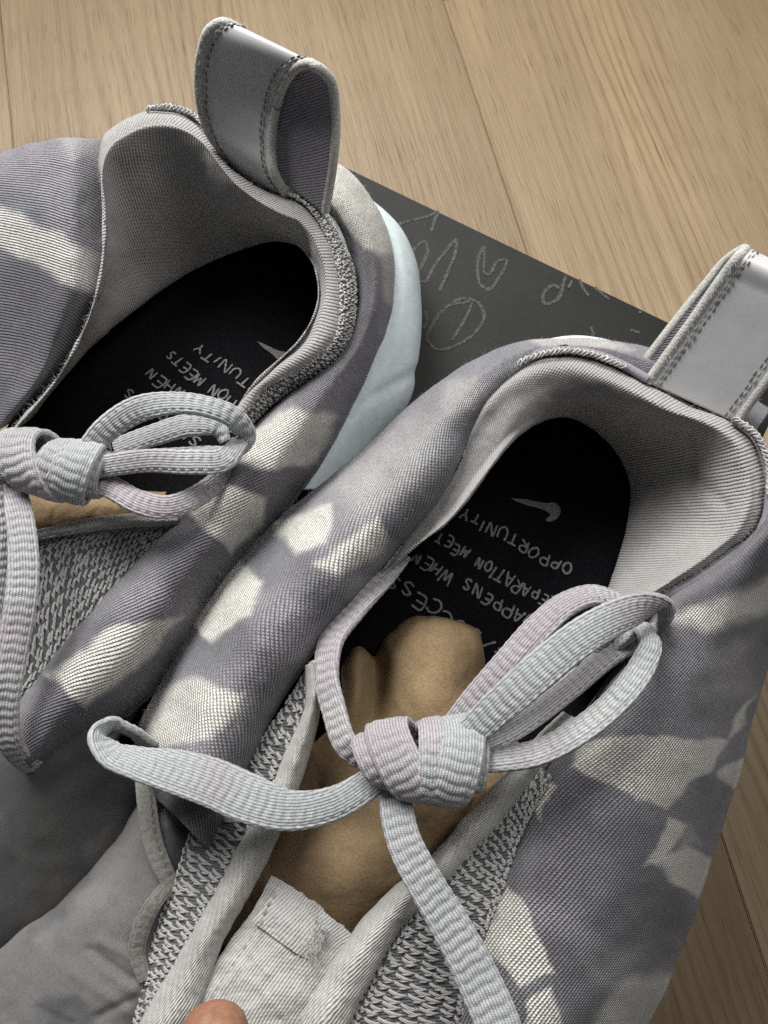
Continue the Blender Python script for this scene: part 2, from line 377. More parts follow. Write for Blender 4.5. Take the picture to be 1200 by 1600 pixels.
def wood():
    s = NT('laminate'); obj = s.n('TexCoord').outputs['Object']
    oi = s.n('ObjectInfo'); inf = oi.outputs['Random']
    off = s.n('CombineXYZ'); s.l(s.math('MULTIPLY', inf, 7.0), off.inputs[0]); s.l(s.math('MULTIPLY', inf, 13.0), off.inputs[1])
    ad = s.n('VectorMath', operation='ADD'); s.l(obj, ad.inputs[0]); s.l(off.outputs[0], ad.inputs[1]); p = ad.outputs[0]
    def stretch(k):
        m = s.n('Mapping'); m.inputs['Scale'].default_value = (1, k, 1); s.l(p, m.inputs['Vector']); return m.outputs[0]
    low = s.noise(stretch(0.14), 9, 2, 0.4)                        # warps the year rings into cathedrals
    sep = s.n('SeparateXYZ'); s.l(p, sep.inputs[0])
    fine = s.noise(stretch(0.12), 60, 3, 0.55)
    ring = s.math('SINE', s.math('ADD', s.math('ADD', s.math('MULTIPLY', sep.outputs[0], 760), s.math('MULTIPLY', low, 100)), s.math('MULTIPLY', fine, 5)))
    ringm = s.math('POWER', s.math('ADD', s.math('MULTIPLY', ring, 0.5), 0.5), 3.0)
    med = s.noise(stretch(0.012), 260, 4, 0.6)
    pore = s.noise(stretch(0.032), 1000, 2, 0.5)
    speck = s.noise(p, 2600, 2, 0.6)
    tone = s.noise(stretch(0.3), 9, 3)
    c = s.ramp(tone, [(0.30, (0.205, 0.149, 0.088)), (0.68, (0.325, 0.243, 0.15))])
    c = s.mix(s.math('MULTIPLY', ringm, s.math('MULTIPLY', s.ramp(s.noise(stretch(0.2), 16, 3), [(0.40, (0.12,)*3), (0.66, (0.85,)*3)]), 1.0)), c, (0.19, 0.125, 0.07))
    c = s.mix(1.0, c, s.ramp(med, [(0.28, (0.89, 0.87, 0.84)), (0.62, (1.03,)*3)]), 'MULTIPLY')
    c = s.mix(1.0, c, s.ramp(pore, [(0.31, (0.70, 0.65, 0.60)), (0.41, (1.0,)*3)]), 'MULTIPLY')
    c = s.mix(1.0, c, s.ramp(speck, [(0.3, (0.86,)*3), (0.7, (1.08,)*3)]), 'MULTIPLY')
    c = s.mix(1.0, c, oi.outputs['Color'], 'MULTIPLY')
    s.l(c, s.b.inputs['Base Color'])
    s.l(s.math('ADD', s.math('MULTIPLY', med, 0.12), 0.42), s.b.inputs['Roughness']); s.b.inputs['Specular IOR Level'].default_value = 0.4
    s.bump(s.math('ADD', s.math('MULTIPLY', pore, 1.0), s.math('MULTIPLY', med, 0.6)), 0.0004)
wood()
plain('plank_core', (0.10, 0.07, 0.045))

# ------------------------------------------------------------------ floor of laminate planks
def floor_at(x, y): return W((x, y, -ZB*1000))
s0, s1 = floor_at(692, 0), floor_at(822, 390)
gd = (s0 - s1)[:2]; gd /= np.linalg.norm(gd); gx = np.array([gd[1], -gd[0]])         # along the grain / across it
floor = bpy.data.objects.new('floor', None); scn.collection.objects.link(floor); floor['kind'] = 'structure'; floor['label'] = 'light oak laminate floor with long diagonal grain'
PW, PL = 0.31, 1.28
rot = math.atan2(gx[1], gx[0])
def plank_mesh(L):
    bm = bmesh.new(); bmesh.ops.create_cube(bm, size=1)
    for v in bm.verts: v.co = (v.co.x*(PW-0.0004), v.co.y*(L-0.0004), v.co.z*0.008)
    e = [e for e in bm.edges if all(v.co.z > 0 for v in e.verts)]
    bmesh.ops.bevel(bm, geom=e, offset=0.0006, segments=2, affect='EDGES')
    me = bpy.data.meshes.new('plank'); bm.to_mesh(me); bm.free(); me.materials.append(M['laminate']); return me
pm = plank_mesh(PL)
for i, col_off in zip(range(-6, 7), [0.4, 0.9, 0.15, 0.7, 0.35, 0.62, 0.05, 0.5, 0.85, 0.3, 0.75, 0.1, 0.6]):
    for j in (-1, 0, 1):
        c = s0[:2] + gx*PW*(i + 0.5) + gd*(PL*(j + col_off - 0.55))
        if np.hypot(*c) > 1.9: continue
        o = bpy.data.objects.new('plank', pm); scn.collection.objects.link(o); o.parent = floor
        o.location = (c[0], c[1], -0.004); o.rotation_euler = (0, 0, rot)
        t = {-1: 0.90, 0: 1.05, 1: 0.92, 2: 1.0}.get(i, random.uniform(.9, 1.05)); o.color = (t, t*0.985, t*0.96, 1)
bm = bmesh.new(); bmesh.ops.create_grid(bm, x_segments=1, y_segments=1, size=2.6); me = bpy.data.meshes.new('subfloor'); bm.to_mesh(me); bm.free()
o = link('subfloor', me, M['plank_core'], floor); o.location.z = -0.009

# ------------------------------------------------------------------ handwriting
GL = {
 'A': [[(0,0),(.45,1),(.9,0)],[(.18,.38),(.72,.4)]], 'C': [[(.85,.85),(.5,1),(.12,.75),(.08,.3),(.4,0),(.85,.12)]],
 'D': [[(.1,0),(.1,1),(.6,.9),(.85,.5),(.6,.08),(.1,0)]], 'E': [[(.8,1),(.12,.97),(.1,.02),(.82,0)],[(.1,.52),(.65,.52)]],
 'H': [[(.1,0),(.12,1)],[(.82,0),(.85,1)],[(.1,.5),(.85,.52)]], 'I': [[(.45,0),(.47,1)]],
 'M': [[(.02,0),(.15,1),(.48,.3),(.82,1),(.95,0)]], 'N': [[(.1,0),(.12,1),(.8,.02),(.85,1)]],
 'O': [[(.5,1),(.15,.8),(.08,.35),(.42,0),(.8,.25),(.85,.7),(.5,1)]], 'P': [[(.12,0),(.12,1),(.65,.95),(.8,.7),(.6,.47),(.12,.45)]],
 'R': [[(.12,0),(.12,1),(.65,.95),(.78,.72),(.55,.5),(.12,.46),(.85,0)]], 'S': [[(.82,.85),(.5,1),(.15,.78),(.45,.52),(.8,.3),(.5,0),(.1,.12)]],
 'T': [[(0,.97),(.95,1)],[(.48,1),(.45,0)]], 'U': [[(.1,1),(.12,.25),(.45,0),(.8,.25),(.85,1)]], 'W': [[(0,1),(.25,0),(.5,.7),(.75,0),(1,1)]],
 'Y': [[(.05,1),(.45,.5),(.88,1)],[(.45,.5),(.42,0)]], '*': [[(.5,.95),(.5,.15)],[(.15,.75),(.85,.35)],[(.15,.35),(.85,.75)]], '/': [[(.15,0),(.75,1)]], ' ': []}
def stroke_faces(pts, wid, V, F_, z=0.0):
    """flat pen stroke (list of 3D points) of width wid, thin but real"""
    D = spline(np.asarray(pts), max(6, 6*len(pts))) if len(pts) > 1 else np.asarray(pts); T = np.gradient(D, axis=0); T /= np.linalg.norm(T, axis=1, keepdims=True) + 1e-9
    S = np.cross(T, [0, 0, 1.0]); k = len(D); ww = wid*0.5*(0.75 + 0.5*rng.random((k, 1)))
    ww[0] *= .6; ww[-1] *= .6; b = len(V)
    for row in (D - S*ww + [0, 0, z], D + S*ww + [0, 0, z]): V.extend((row + np.linspace(0, 0.00012, k)[:, None]*np.array([0, 0, 1.0])).tolist())
    for i in range(k-1): F_.append((b+i, b+i+1, b+k+i+1, b+k+i))
def writing(lines, h, wid_mm, height_mm):
    V, F_ = [], []
    for text, a, b in lines:
        A, B = W((*a, h)), W((*b, h)); ex = B - A; L = np.linalg.norm(ex); ex /= L; ey = np.cross([0, 0, 1.0], ex); cw = [{'I': .55, ' ': .8, 'W': 1.15, 'M': 1.15}.get(c_, 1.0) for c_ in text]; adv = L/sum(cw); at = np.concatenate([[0], np.cumsum(cw)])
        for i, ch in enumerate(text):
            sc = random.uniform(.8, 1.18); sh = random.uniform(-.2, .25); dy = random.uniform(-.2, .2)
            for st in GL.get(ch, []):
                pts = [A + ex*adv*(at[i] + 0.08 + ((x-.45)*sc + .45*cw[i] + (y-.5)*sh)*0.84) + ey*height_mm/1000*(y*sc + dy) for x, y in st]
                stroke_faces(pts, wid_mm/1000, V, F_)
    return V, F_
def flat_obj(name, V, F_, mat, parent):
    me = bpy.data.meshes.new(name); me.from_pydata([tuple(v) for v in V], [], F_); me.update(); return link(name, me, mat, parent)
def px_strokes(name, strokes, h, wpx, mat, parent):
    V, F_ = [], []
    for st in strokes: stroke_faces([W((x, y, h)) for x, y in st], wpx*mpp((st[0][0], st[0][1], h)), V, F_)
    return flat_obj(name, V, F_, mat, parent)
def px_poly(name, pts, h, mat, parent):
    D = spline(np.array([(*p, h) for p in pts + pts[:1]]), 60)[:-1]; V = W(D)
    bm = bmesh.new(); bm.faces.new([bm.verts.new(v) for v in V]); bmesh.ops.triangulate(bm, faces=bm.faces[:]); me = bpy.data.meshes.new(name); bm.to_mesh(me); bm.free(); return link(name, me, mat, parent)

# ------------------------------------------------------------------ shoe box
A, B = W((428, 206, 0)), W((1235, 594, 0)); ex = (B-A)/np.linalg.norm(B-A); ey = np.cross([0, 0, 1.0], ex); BL = np.linalg.norm(B-A); BD = 0.335
box = thing('shoe_box', 'dark charcoal shoe box with chalky handwriting on its lid under both sneakers', 'box', None)
ctr = A + ex*BL/2 - ey*BD/2; box.location = (ctr[0], ctr[1], 0); box.rotation_euler = (0, 0, math.atan2(ex[1], ex[0]))
bpy.context.view_layer.update()
inv = box.matrix_world.inverted()
def cuboid(name, sx, sy, z0, z1, bev, mat, parent, wob=0):
    bm = bmesh.new(); bmesh.ops.create_cube(bm, size=1)
    for v in bm.verts: v.co = (v.co.x*sx, v.co.y*sy, z0 + (v.co.z+.5)*(z1-z0))
    bmesh.ops.bevel(bm, geom=bm.edges[:], offset=bev, segments=3, affect='EDGES')
    for f in bm.faces: f.smooth = True
    me = bpy.data.meshes.new(name); bm.to_mesh(me); bm.free(); return link(name, me, mat, parent)
cuboid('body', BL-0.006, BD-0.006, 0.0005, ZB-0.004, 0.001, M['box_card'], box)
lid = cuboid('lid', BL, BD, ZB-0.034, ZB, 0.0009, M['box_card'], box)
lst = [[(618,352),(640,345),(668,338),(684,332),(680,342),(674,362)],
       [(640,412),(650,386),(664,377),(668,392),(655,425),(653,436),(664,440),(676,420),(700,388),(712,374),(712,392),(700,424),(686,456)],
       [(757,384),(748,402),(746,424),(752,446),(764,452),(778,436),(790,406),(778,408),(764,428),(756,428)], [(757,384),(756,428)],
       [(735,470),(700,478),(678,504),(668,532),(684,546),(712,540),(742,520),(756,496),(748,474),(722,466),(706,474)], [(738,472),(730,492),(706,532)],
       [(664,486),(667,498),(662,512),(658,506)],
       [(884,430),(868,470),(850,474),(850,458),(866,446),(876,452)], [(894,438),(888,450)], [(905,436),(912,452),(920,462)], [(928,448),(940,458),(952,468)],
       [(998,487),(1002,489)], [(924,510),(926,524),(920,530)], [(985,515),(1000,520)]]
V, F_ = [], []
for st in lst: stroke_faces([W((x, y, 0.15)) for x, y in st], (5.2 if len(st) > 4 else 4.4)*mpp((700, 450, 0)), V, F_)
lt = flat_obj('lettering', V, F_, M['chalk_ink'], lid); lt.matrix_parent_inverse = inv

# ------------------------------------------------------------------ dye patterns
def dye(patches, soft=6.5, base=(0.305, 0.289, 0.322), dark=(0.175, 0.164, 0.19), white=(0.88, 0.855, 0.775), wob=8, seed=0.0):
    base, dark, white = map(np.array, (base, dark, white))
    def f(x, y):
        n = fbm(x/110 + seed, y/110 + 5 + seed)[..., None]; k = sstep(0.35, 0.65, n); c = dark*(1-k) + base*k
        n2 = fbm(x/60 + 9 + seed, y/60)[..., None]; c = c*(1 + 0.35*(n2-0.5)); c = c + (np.array([0.20, 0.23, 0.25])-c)*sstep(0.6, 0.8, fbm(x/80+40+seed, y/80))[..., None]*0.4
        wx = x + wob*(fbm(x/30+seed, y/30, 2)-0.5)*2; wy = y + wob*(fbm(x/30+7, y/30+seed, 2)-0.5)*2
        for p in patches:
            sf = soft; st = 1.0
            if isinstance(p, tuple): p, st, sf = p
            tgt = white
            if st < 0: tgt, st = dark*0.62, -st
            a = sstep(-sf, sf, poly_sd(wx, wy, p))[..., None]*st*(0.82 + 0.36*(fbm(x/30+seed, y/30)[..., None]-0.5))
            c = c*(1-a) + tgt*a
        return np.clip(c, 0.02, 0.92)
    return f

def along(pts, hs, n):
    q = np.linspace(0, 1, len(pts)); h = np.interp(q, np.linspace(0, 1, len(hs)), hs)
    return spline(np.concatenate([np.array(pts, float), h[:, None]], 1), n)
def roll_rows(inner, sil, hs, drop=33, crest=5, tuck=22, under=14, edge=-4.5):
    """padded panel: tucked inner edge, crest, rounded flank, outline, and the underside curling back"""
    n = 40; I3 = along(inner, hs, n); I, h = I3[:, :2], I3[:, 2]; S = spline(np.array(sil, float), n)
    d = np.gradient(S, axis=0); d /= np.linalg.norm(d, axis=1, keepdims=True)
    cw = np.minimum(1, np.linalg.norm(I-S, axis=1)/150)**1.2
    def row(t, hh): return np.concatenate([I*(1-t) + S*t, (h + (hh*cw if hh > 0 else hh))[:, None]], 1)
    un = I*(0.0 + tuck/100) + S*(1 - tuck/100)
    return [row(-0.05, edge-8), row(0.0, edge), row(0.08, crest*0.1), row(0.2, crest*1.1), row(0.38, crest*1.6), row(0.58, crest*0.9), row(0.77, -drop*0.18), row(0.9, -drop*0.48), row(0.975, -drop*0.78), row(1.0, -drop-2),
            np.concatenate([un, np.minimum(h-drop-14, under)[:, None]], 1), np.concatenate([I*0.35+S*0.65, np.full((n, 1), 4.0)], 1)]
def lining_rows(inner, outer, hin, hout, w0=23, n=70, amax=180):
    """padded collar: wall rising from the insole into a half round roll along the outer boundary"""
    I3 = along(inner, hin, n); O3 = along(outer, hout, n); I, hi, O, ho = I3[:, :2], I3[:, 2], O3[:, :2], O3[:, 2]
    D = np.linalg.norm(I-O, axis=1); w0 = spline(np.array([[i, v] for i, v in enumerate(w0)], float), n)[:, 1] if np.ndim(w0) else np.full(n, float(w0))
    w = np.minimum(w0, D*0.5)[:, None]; nn = (I-O)/(D[:, None]+1e-9); wm = w[:, 0]*0.195
    rows = []
    def put(q, h): rows.append(np.concatenate([q, h[:, None]], 1))
    E = O + nn*w*(1 - math.cos(R(amax))); he = ho - wm + wm*math.sin(R(amax)) - wm*0.25; hi2 = np.minimum(hi, he-3)
    put(I + (O-I)*0.10, np.minimum(hi2-8, 28)); put(I, hi2)
    for k in (.3, .6, .85): put(I*(1-k) + E*k, hi2*(1-k)**1.15 + he*(1-(1-k)**1.15))
    for a in [a for a in (180, 150, 120, 90, 60, 30, 0, -35) if a < amax - 12 or amax == 180]:
        put(O + nn*w*(1 - math.cos(R(a))), ho - wm + wm*math.sin(R(a)) - (wm*0.3 if a == 180 else 0))
    put(O + nn*w*0.5, ho - wm - 10)
    return rows

GRP = 'pair of tie dyed sneakers on the box'
# ================================================================== the sneaker nearer the camera (its bow and kraft paper in full view)
rs = thing('sneaker', 'lilac tie dyed sneaker with full bow over kraft paper, standing wholly in view', 'sneaker', None, GRP)
# insole
ins = np.array([(1020,700),(960,620),(860,590),(760,650),(690,760),(600,850),(500,980),(430,1120),(380,1300),(330,1520),(500,1650),(700,1500),(850,1250),(1000,1000),(1040,850)], float)
def insole(pts, parent, h=30):
    D = spline(np.concatenate([pts, pts[:1]]), 90)[:-1]; D = np.concatenate([D, np.full((len(D), 1), h)], 1); c = D.mean(0)
    rows = [c + (D-c)*k for k in (0.02, .25, .5, .75, .92, 1.0)]; rows = [np.concatenate([r, r[:1]]) for r in rows]
    rows[-1][:, 2] += 5; rows[-2][:, 2] += 1.5
    G = W(np.stack(rows)); nv, nu = G.shape[:2]
    V = np.concatenate([G.reshape(-1, 3), G.reshape(-1, 3) - [0, 0, 0.004]]); F_ = np.concatenate([grid_faces(nv, nu), grid_faces(nv, nu, nv*nu)[:, ::-1]])
    return link('insole', mesh_np('insole', V, F_), M['insole_cloth'], parent)
rin = insole(ins, rs)
V, F_ = writing([('OPPORTUNITY', (898,884), (722,792)), ('PREPARATION MEETS', (886,948), (672,822)), ('HAPPENS WHEN', (838,968), (648,858)), ('*/SUCCESS', (800,1018), (610,893))], 30.4, 0.8, 4.5)
flat_obj('lettering', V, F_, M['print_ink'], rin)
px_poly('emblem', [(798,778),(826,781),(852,786),(868,786),(876,796),(872,808),(860,815),(852,813),(860,804),(850,797),(826,790),(808,784)], 30.5, M['print_ink'], rin)

# collar lining
Rout = [(612,868),(655,812),(700,752),(724,700),(742,646),(772,600),(815,566),(880,549),(930,556),(980,576),(1015,596),(1075,631),(1140,655),(1178,685),(1194,725),(1197,778),(1180,825),(1140,860),(1080,900),(1035,928),(985,985),(940,1040)]
Rin_ = [(585,915),(640,862),(700,818),(752,756),(795,698),(838,664),(880,652),(920,666),(958,700),(982,750),(984,795),(972,850),(955,900),(940,940),(915,985),(880,1030)]
g_rl = None
def rcrease(g):
    x, y = g.P[..., 0], g.P[..., 1]
    d1 = np.exp(-((x - 1078 - (y-720)*0.05)/9)**2) * sstep(660, 690, y)*sstep(800, 740, y); d2 = np.exp(-((y - 745 - (x-1085)*0.9)/14)**2) * sstep(1060, 1090, x)*sstep(1160, 1110, x)
    return -1.3*d1 - 0.7*d2 + 1.2*(fbm(x/45, y/45+3)-0.5)
_, g_rl = sheet('collar_lining', lining_rows(Rin_, Rout, [70,74,77,79,76,62,42,37,34,33,33,34,36,40,45,50], [73,75,79,82,84,86,88,88,88,89,90,90,91,90,88,86,84,82,80,78,74,70], [24,26,30,34,36,36,36,34,32,30,28,26], amax=118), 460, 150, 0.0003, M['lining'], rs, fn=rcrease)
def overlock(name, path, parent, step=0.0015, size=0.0010, mat=None, mat2=None):
    D = W(spline(path, 500)); P, L = arclen(D, 500); n = int(L/step); polys = []; k = 8; V = CAM - P; V /= np.linalg.norm(V, axis=1, keepdims=True)
    T = np.gradient(P, axis=0); T /= np.linalg.norm(T, axis=1, keepdims=True); S = np.cross(V, T)
    for i in range(n):
        a = (i + random.uniform(-.15, .15))/n*(len(P)-1); idx = int(np.clip(a, 0, len(P)-1)); p, t, s_, v = P[idx], T[idx], S[idx], V[idx]; z = size*random.uniform(.8, 1.2)
        q = np.linspace(-1, 1, k)
        for sg in (1, -1):
            polys.append(p + np.outer(q*z*0.9, s_) + np.outer(sg*(1-q**2)*step*0.45 + q*step*0.4, t) + np.outer((1-q**2)*0.0006 + 0.0002, v))
    Vv, F_ = strands(np.array(polys), 0.00028, 5); return link(name, mesh_np(name, Vv, F_), mat or M['grey_yarn'], parent, 'stuff')
ol = [(x, y, h) for (x, y), h in zip(Rout, [71,73,77,80,82,85,87,88,88,89,90])]
tube('collar_seam', [(x-2, y-3, h-1) for x, y, h in ol[2:]], 0.0014, M['tab_cloth'], rs); overlock('overlock_stitching', [(x, y-1, h+0.6) for x, y, h in ol[2:10]], rs)
tube('collar_seam', [(1146,655,90),(1182,682,89),(1199,725,87),(1202,778,85),(1188,830,82),(1148,864,79),(1083,908,77),(1038,932,75)], 0.0012, M['tab_cloth'], rs)
overlock('overlock_stitching', [(1150,655,92),(1183,682,91),(1201,725,89),(1203,778,87)], rs)

# padded side panels of dyed knit
Ri = [(1170,690),(1100,645),(1010,590),(940,558),(860,556),(800,590),(757,640),(733,700),(695,772),(636,842),(560,925),(490,1010),(430,1095),(395,1170),(360,1250),(330,1330)]
Rs = [(1205,640),(1120,585),(1015,545),(900,527),(800,538),(720,575),(650,625),(590,685),(520,745),(445,805),(378,868),(318,942),(272,1020),(238,1095),(215,1160),(222,1230)]
Rp = [[(425,815),(520,785),(512,848),(462,866)], ([(490,878),(592,806),(604,862),(530,903)], .95, 7), [(288,968),(362,872),(412,905),(394,962),(330,1000)],
      [(225,1085),(300,1055),(372,1085),(330,1150),(235,1175),(200,1140)], [(336,1128),(368,1090),(384,1080),(366,1120),(345,1142)], ([(810,520),(900,520),(990,545),(940,550),(860,548)], .8, 6), ([(690,600),(740,590),(760,620),(700,650)], .45, 14),  # last soft patch is a highlight painted into the dye colour
      ([(520,745),(640,650),(700,650),(660,750),(560,830)], .32, 26)]
_, g_rm = sheet('quarter_panel', roll_rows(Ri, Rs, [70,78,87,87,86,86,85,84,82,80,78,76,73,71,68,64]), 560, 170, 0.0015, M['dyed_knit'], rs, col=dye(Rp), bump=2.2, bscale=75)
Qi = [(1195,815),(1150,862),(1085,905),(1040,932),(1000,1000),(940,1090),(880,1165),(838,1215),(806,1290),(776,1385),(745,1470),(720,1560),(700,1680)]
Qs = [(1300,720),(1270,830),(1240,920),(1212,1000),(1190,1070),(1168,1140),(1146,1225),(1122,1300),(1095,1385),(1062,1475),(1028,1555),(1000,1620),(960,1720)]
Qp = [([(1040,965),(1210,905),(1210,955),(1110,985)], .95, 12), [(915,1160),(1000,1150),(1135,1156),(1105,1200),(1042,1265),(965,1235),(890,1195)], [(1182,1085),(1160,1130),(1138,1152),(1150,1120)],
      [(1112,1205),(1165,1180),(1150,1240)], [(1044,1278),(1075,1290),(1030,1345),(1002,1352)], ([(1010,1345),(1075,1325),(1130,1345),(1090,1402),(1050,1375)], 1, 6), ([(1060,1290),(1080,1285),(1100,1320),(1060,1325)], .3, 8),
      [(792,1378),(828,1430),(872,1522),(820,1540),(750,1475)], ([(960,1530),(1060,1520),(1010,1640),(930,1610)], .9, 12), [(826,1570),(862,1545),(876,1600),(850,1660),(815,1640)], [(848,1205),(866,1228),(842,1282),(828,1255)],
      ([(920,1500),(1000,1480),(980,1530),(930,1540)], .2, 20), ([(1110,1020),(1180,990),(1170,1080),(1100,1090)], .3, 25)]
_, g_rq = sheet('quarter_panel', roll_rows(Qi, Qs, [86,82,79,78,76,74,73,71,69,67,65,63,60], drop=44, crest=4.5), 520, 200, 0.0015, M['dyed_knit_cross'], rs, col=dye(Qp, seed=3.0, soft=4.5, base=(0.275, 0.262, 0.292), dark=(0.165, 0.156, 0.18)), bump=2.5, bscale=110)

# eyestay: open knit strips with pale woven trim
def strip(name, L_, R_, hl, hr, mat, parent, nu=200, nv=30, crown=2.0, thick=0.0016, **k):
    n = 30; A_ = spline(np.array(L_, float), n); B_ = spline(np.array(R_, float), n); q = np.linspace(0, 1, n)
    a = np.interp(q, np.linspace(0, 1, len(hl)), hl); b = np.interp(q, np.linspace(0, 1, len(hr)), hr)
    rows = [np.concatenate([A_*(1-t)+B_*t, (a*(1-t)+b*t + c)[:, None]], 1) for t, c in ((0, -crown), (.12, 0), (.5, crown), (.88, 0), (1, -crown))]
    return sheet(name, rows, nu, nv, thick, mat, parent, **k)
def trim(name, L_, R_, hl, hr, parent): return strip(name, L_, R_, hl, hr, M['trim'], parent, 260, 40, 3.2, 0.002, bump=1.2, bscale=35)
def knit_panel(L_, R_, hl, hr, parent, pu=2.0, pv=2.15, rad=0.00031):
    o, g = strip('knit_panel', L_, R_, hl, hr, M['backing'], parent, 120, 40, 0.6, 0.0012)
    yarn_mesh('knit_yarn', g, pu, pv, rad, M['yarn'], o); return o
trim('eyestay_trim', [(476,1040),(478,1095),(440,1190),(412,1250),(372,1318),(322,1420),(268,1510),(215,1605),(160,1720)], [(500,1030),(502,1085),(490,1160),(466,1235),(428,1325),(392,1398),(350,1470),(318,1560),(280,1700)], [74,72,68,66,64,62,60,60,58], [74,72,70,68,65,64,62,61,59], rs)
knit_panel([(488,1035),(440,1110),(380,1195),(310,1275),(268,1390),(236,1480),(214,1570),(190,1660)], [(492,1050),(478,1110),(440,1200),(395,1290),(345,1385),(295,1475),(240,1570),(200,1660)], [68,66,62,60,56,53,50,48], [68,68,66,63,61,59,58,57], rs)
trim('eyestay_trim', [(880,1112),(845,1145),(800,1195),(745,1252),(668,1342),(600,1398),(540,1470),(480,1560),(440,1650)], [(915,1130),(880,1170),(840,1215),(775,1290),(700,1375),(635,1445),(590,1510),(548,1600),(520,1680)], [66,68,69,68,66,64,63,62,60], [68,70,71,70,68,66,65,64,62], rs)
knit_panel([(846,1200),(780,1280),(700,1368),(634,1440),(588,1510),(545,1600),(520,1680)], [(862,1210),(815,1300),(785,1390),(755,1470),(735,1540),(718,1620),(700,1700)], [70,68,66,64,62,60,59], [72,69,66,64,61,59,57], rs)

# tongue
o, g_t = sheet('tongue', [[(430,1300,56),(470,1330,57),(520,1390,58),(580,1440,58)], [(425,1368,60),(470,1396,62),(520,1436,62),(565,1478,60)], [(395,1420,60),(440,1440,63),(490,1470,63),(545,1500,60)],
    [(340,1500,59),(400,1520,63),(460,1545,63),(515,1560,59)], [(290,1620,57),(360,1620,62),(430,1625,62),(490,1640,58)], [(260,1720,56),(340,1720,61),(420,1720,61),(480,1720,57)]][1:], 160, 160, 0.003, M['tongue_cloth'], rs, bump=2.4, bscale=38)
dashes('tongue_stitching', [(430,1392,63),(395,1460,64),(330,1560,63),(310,1610,62)], 0.0016, 0.0009, 0.00022, M['grey_thread'], o)
dashes('tongue_stitching', [(508,1462,64),(480,1530,65),(440,1600,64)], 0.0016, 0.0009, 0.00022, M['grey_thread'], o)
_, g_tf = sheet('tongue_patch', [[(436,1386,62),(480,1420,63.6),(512,1452,63.6)], [(414,1412,63.3),(462,1450,64.6),(502,1478,64)], [(394,1440,63.0),(446,1478,64.0),(488,1506,63.2)]], 80, 60, 0.0005, M['tongue_cloth'], rs, bump=1.0, bscale=20)
fuzz('frayed_threads', g_tf, 160, 0.0022, M['fibre'], o, 0.00007, region=(0.75, 1.0, 0, 1))

# reflective pull tab
def pull_tab(left, right, parent, front_n, stitch=True):
    t = np.linspace(0, 1, 5)[:, None, None]; A_ = np.array(left, float); B_ = np.array(right, float)
    rows = [A_*(1-k) + B_*k for k in np.linspace(0, 1, 5)]
    g = make_grid(rows, 160, 60, uniform=True)
    # outward side: away from the loop's middle
    c = g.G.mean((0, 1)); 
    if np.mean(np.sum(g.N*(g.G - c), 2)) < 0: g.N = -g.N; g.flip = not g.flip
    o = solid('pull_tab', g, 0.0010, M['reflective_film'], parent)
    gi = Grid(); gi.__dict__.update(g.__dict__); gi.G = g.G - g.N*0.0011; gi.N = g.N
    solid('tab_lining', gi, 0.0009, M['tab_cloth'], o)
    for e in (0, -1):
        P = g.G[e] - g.N[e]*0.0008; Vv, F_ = strands(P[None], 0.00155, 12)
        link('edge_binding', mesh_np('edge_binding', Vv, F_), M['binding'], o)
        for fr in ((0.085, 0.0), (0.135, 0.5)):
            row = int((fr[0] if e == 0 else 1-fr[0])*(g.G.shape[0]-1)); Pl = g.G[row] + g.N[row]*0.00012; L = np.linalg.norm(np.diff(Pl, axis=0), axis=1).sum(); n = int(L/0.0024); polys = []
            for i in range(n):
                q = (i + np.linspace(.1, .78, 5))/n*(len(Pl)-1); polys.append(np.stack([np.interp(q, np.arange(len(Pl)), Pl[:, k]) for k in range(3)], 1))
            Vv, F_ = strands(np.array(polys) + rng.normal(0, 0.00012, (n, 1, 3)), 0.00024*np.array([.5, 1, 1.1, 1, .5])[None]*np.ones((n, 1)), 6)
            link('tab_stitching', mesh_np('tab_stitching', Vv, F_), M['dark_thread'] if fr[1] == 0.5 else M['grey_thread'], o, 'stuff')
    ge = Grid(); ge.__dict__.update(g.__dict__); fuzz('binding_fibres', ge, 900, 0.0011, M['fibre'], o, 0.00004, region=(0.0, 1.0, 0.0, 0.012))
    return o, g
pull_tab([(1012,598,88),(1050,545,97),(1090,490,106),(1130,432,115),(1158,396,120),(1166,386,119),(1140,402,112),(1100,448,104),(1050,510,95),(1000,575,84)],
         [(1150,660,88),(1188,608,97),(1228,553,106),(1268,495,115),(1296,460,120),(1304,450,119),(1278,466,112),(1238,512,104),(1188,574,95),(1138,640,84)], rs, 5)
# foam midsole under everything, heel edge just showing
def midsole(outline, parent, top=26, col=None):
    D = spline(np.array(outline + outline[:1], float), 160)[:-1]; c = D.mean(0); rows = []
    for h, k in ((1, .90), (1.5, .96), (6, 1.0), (14, 1.01), (20, .99), (top, .95), (top+1, .88), (top+1.2, .3)):
        rows.append(np.concatenate([c + (D-c)*k, np.full((len(D), 1), float(h))], 1))
    rows = [np.concatenate([r, r[:1]]) for r in rows]; G = W(np.stack(rows)); nv, nu = G.shape[:2]
    return link('midsole', mesh_np('midsole', G.reshape(-1, 3), grid_faces(nv, nu)), M['foam'], parent)
midsole([(1130,640),(1000,590),(880,600),(770,680),(640,800),(520,910),(420,1040),(370,1140),(350,1260),(320,1400),(280,1560),(260,1750),(340,1880),(520,1900),(700,1800),(840,1600),(930,1400),(1010,1200),(1090,1000),(1160,840),(1170,720)], rs)
sheet('heel_rim', [[(770,565,56),(830,543,58),(900,532,58),(960,541,56),(1010,562,54)], [(775,560,48),(832,536,50),(900,524,50),(962,534,48),(1014,556,46)], [(790,560,20),(840,545,20),(900,535,20),(960,545,20),(1010,565,20)]], 120, 40, 0.003, M['foam'], rs)

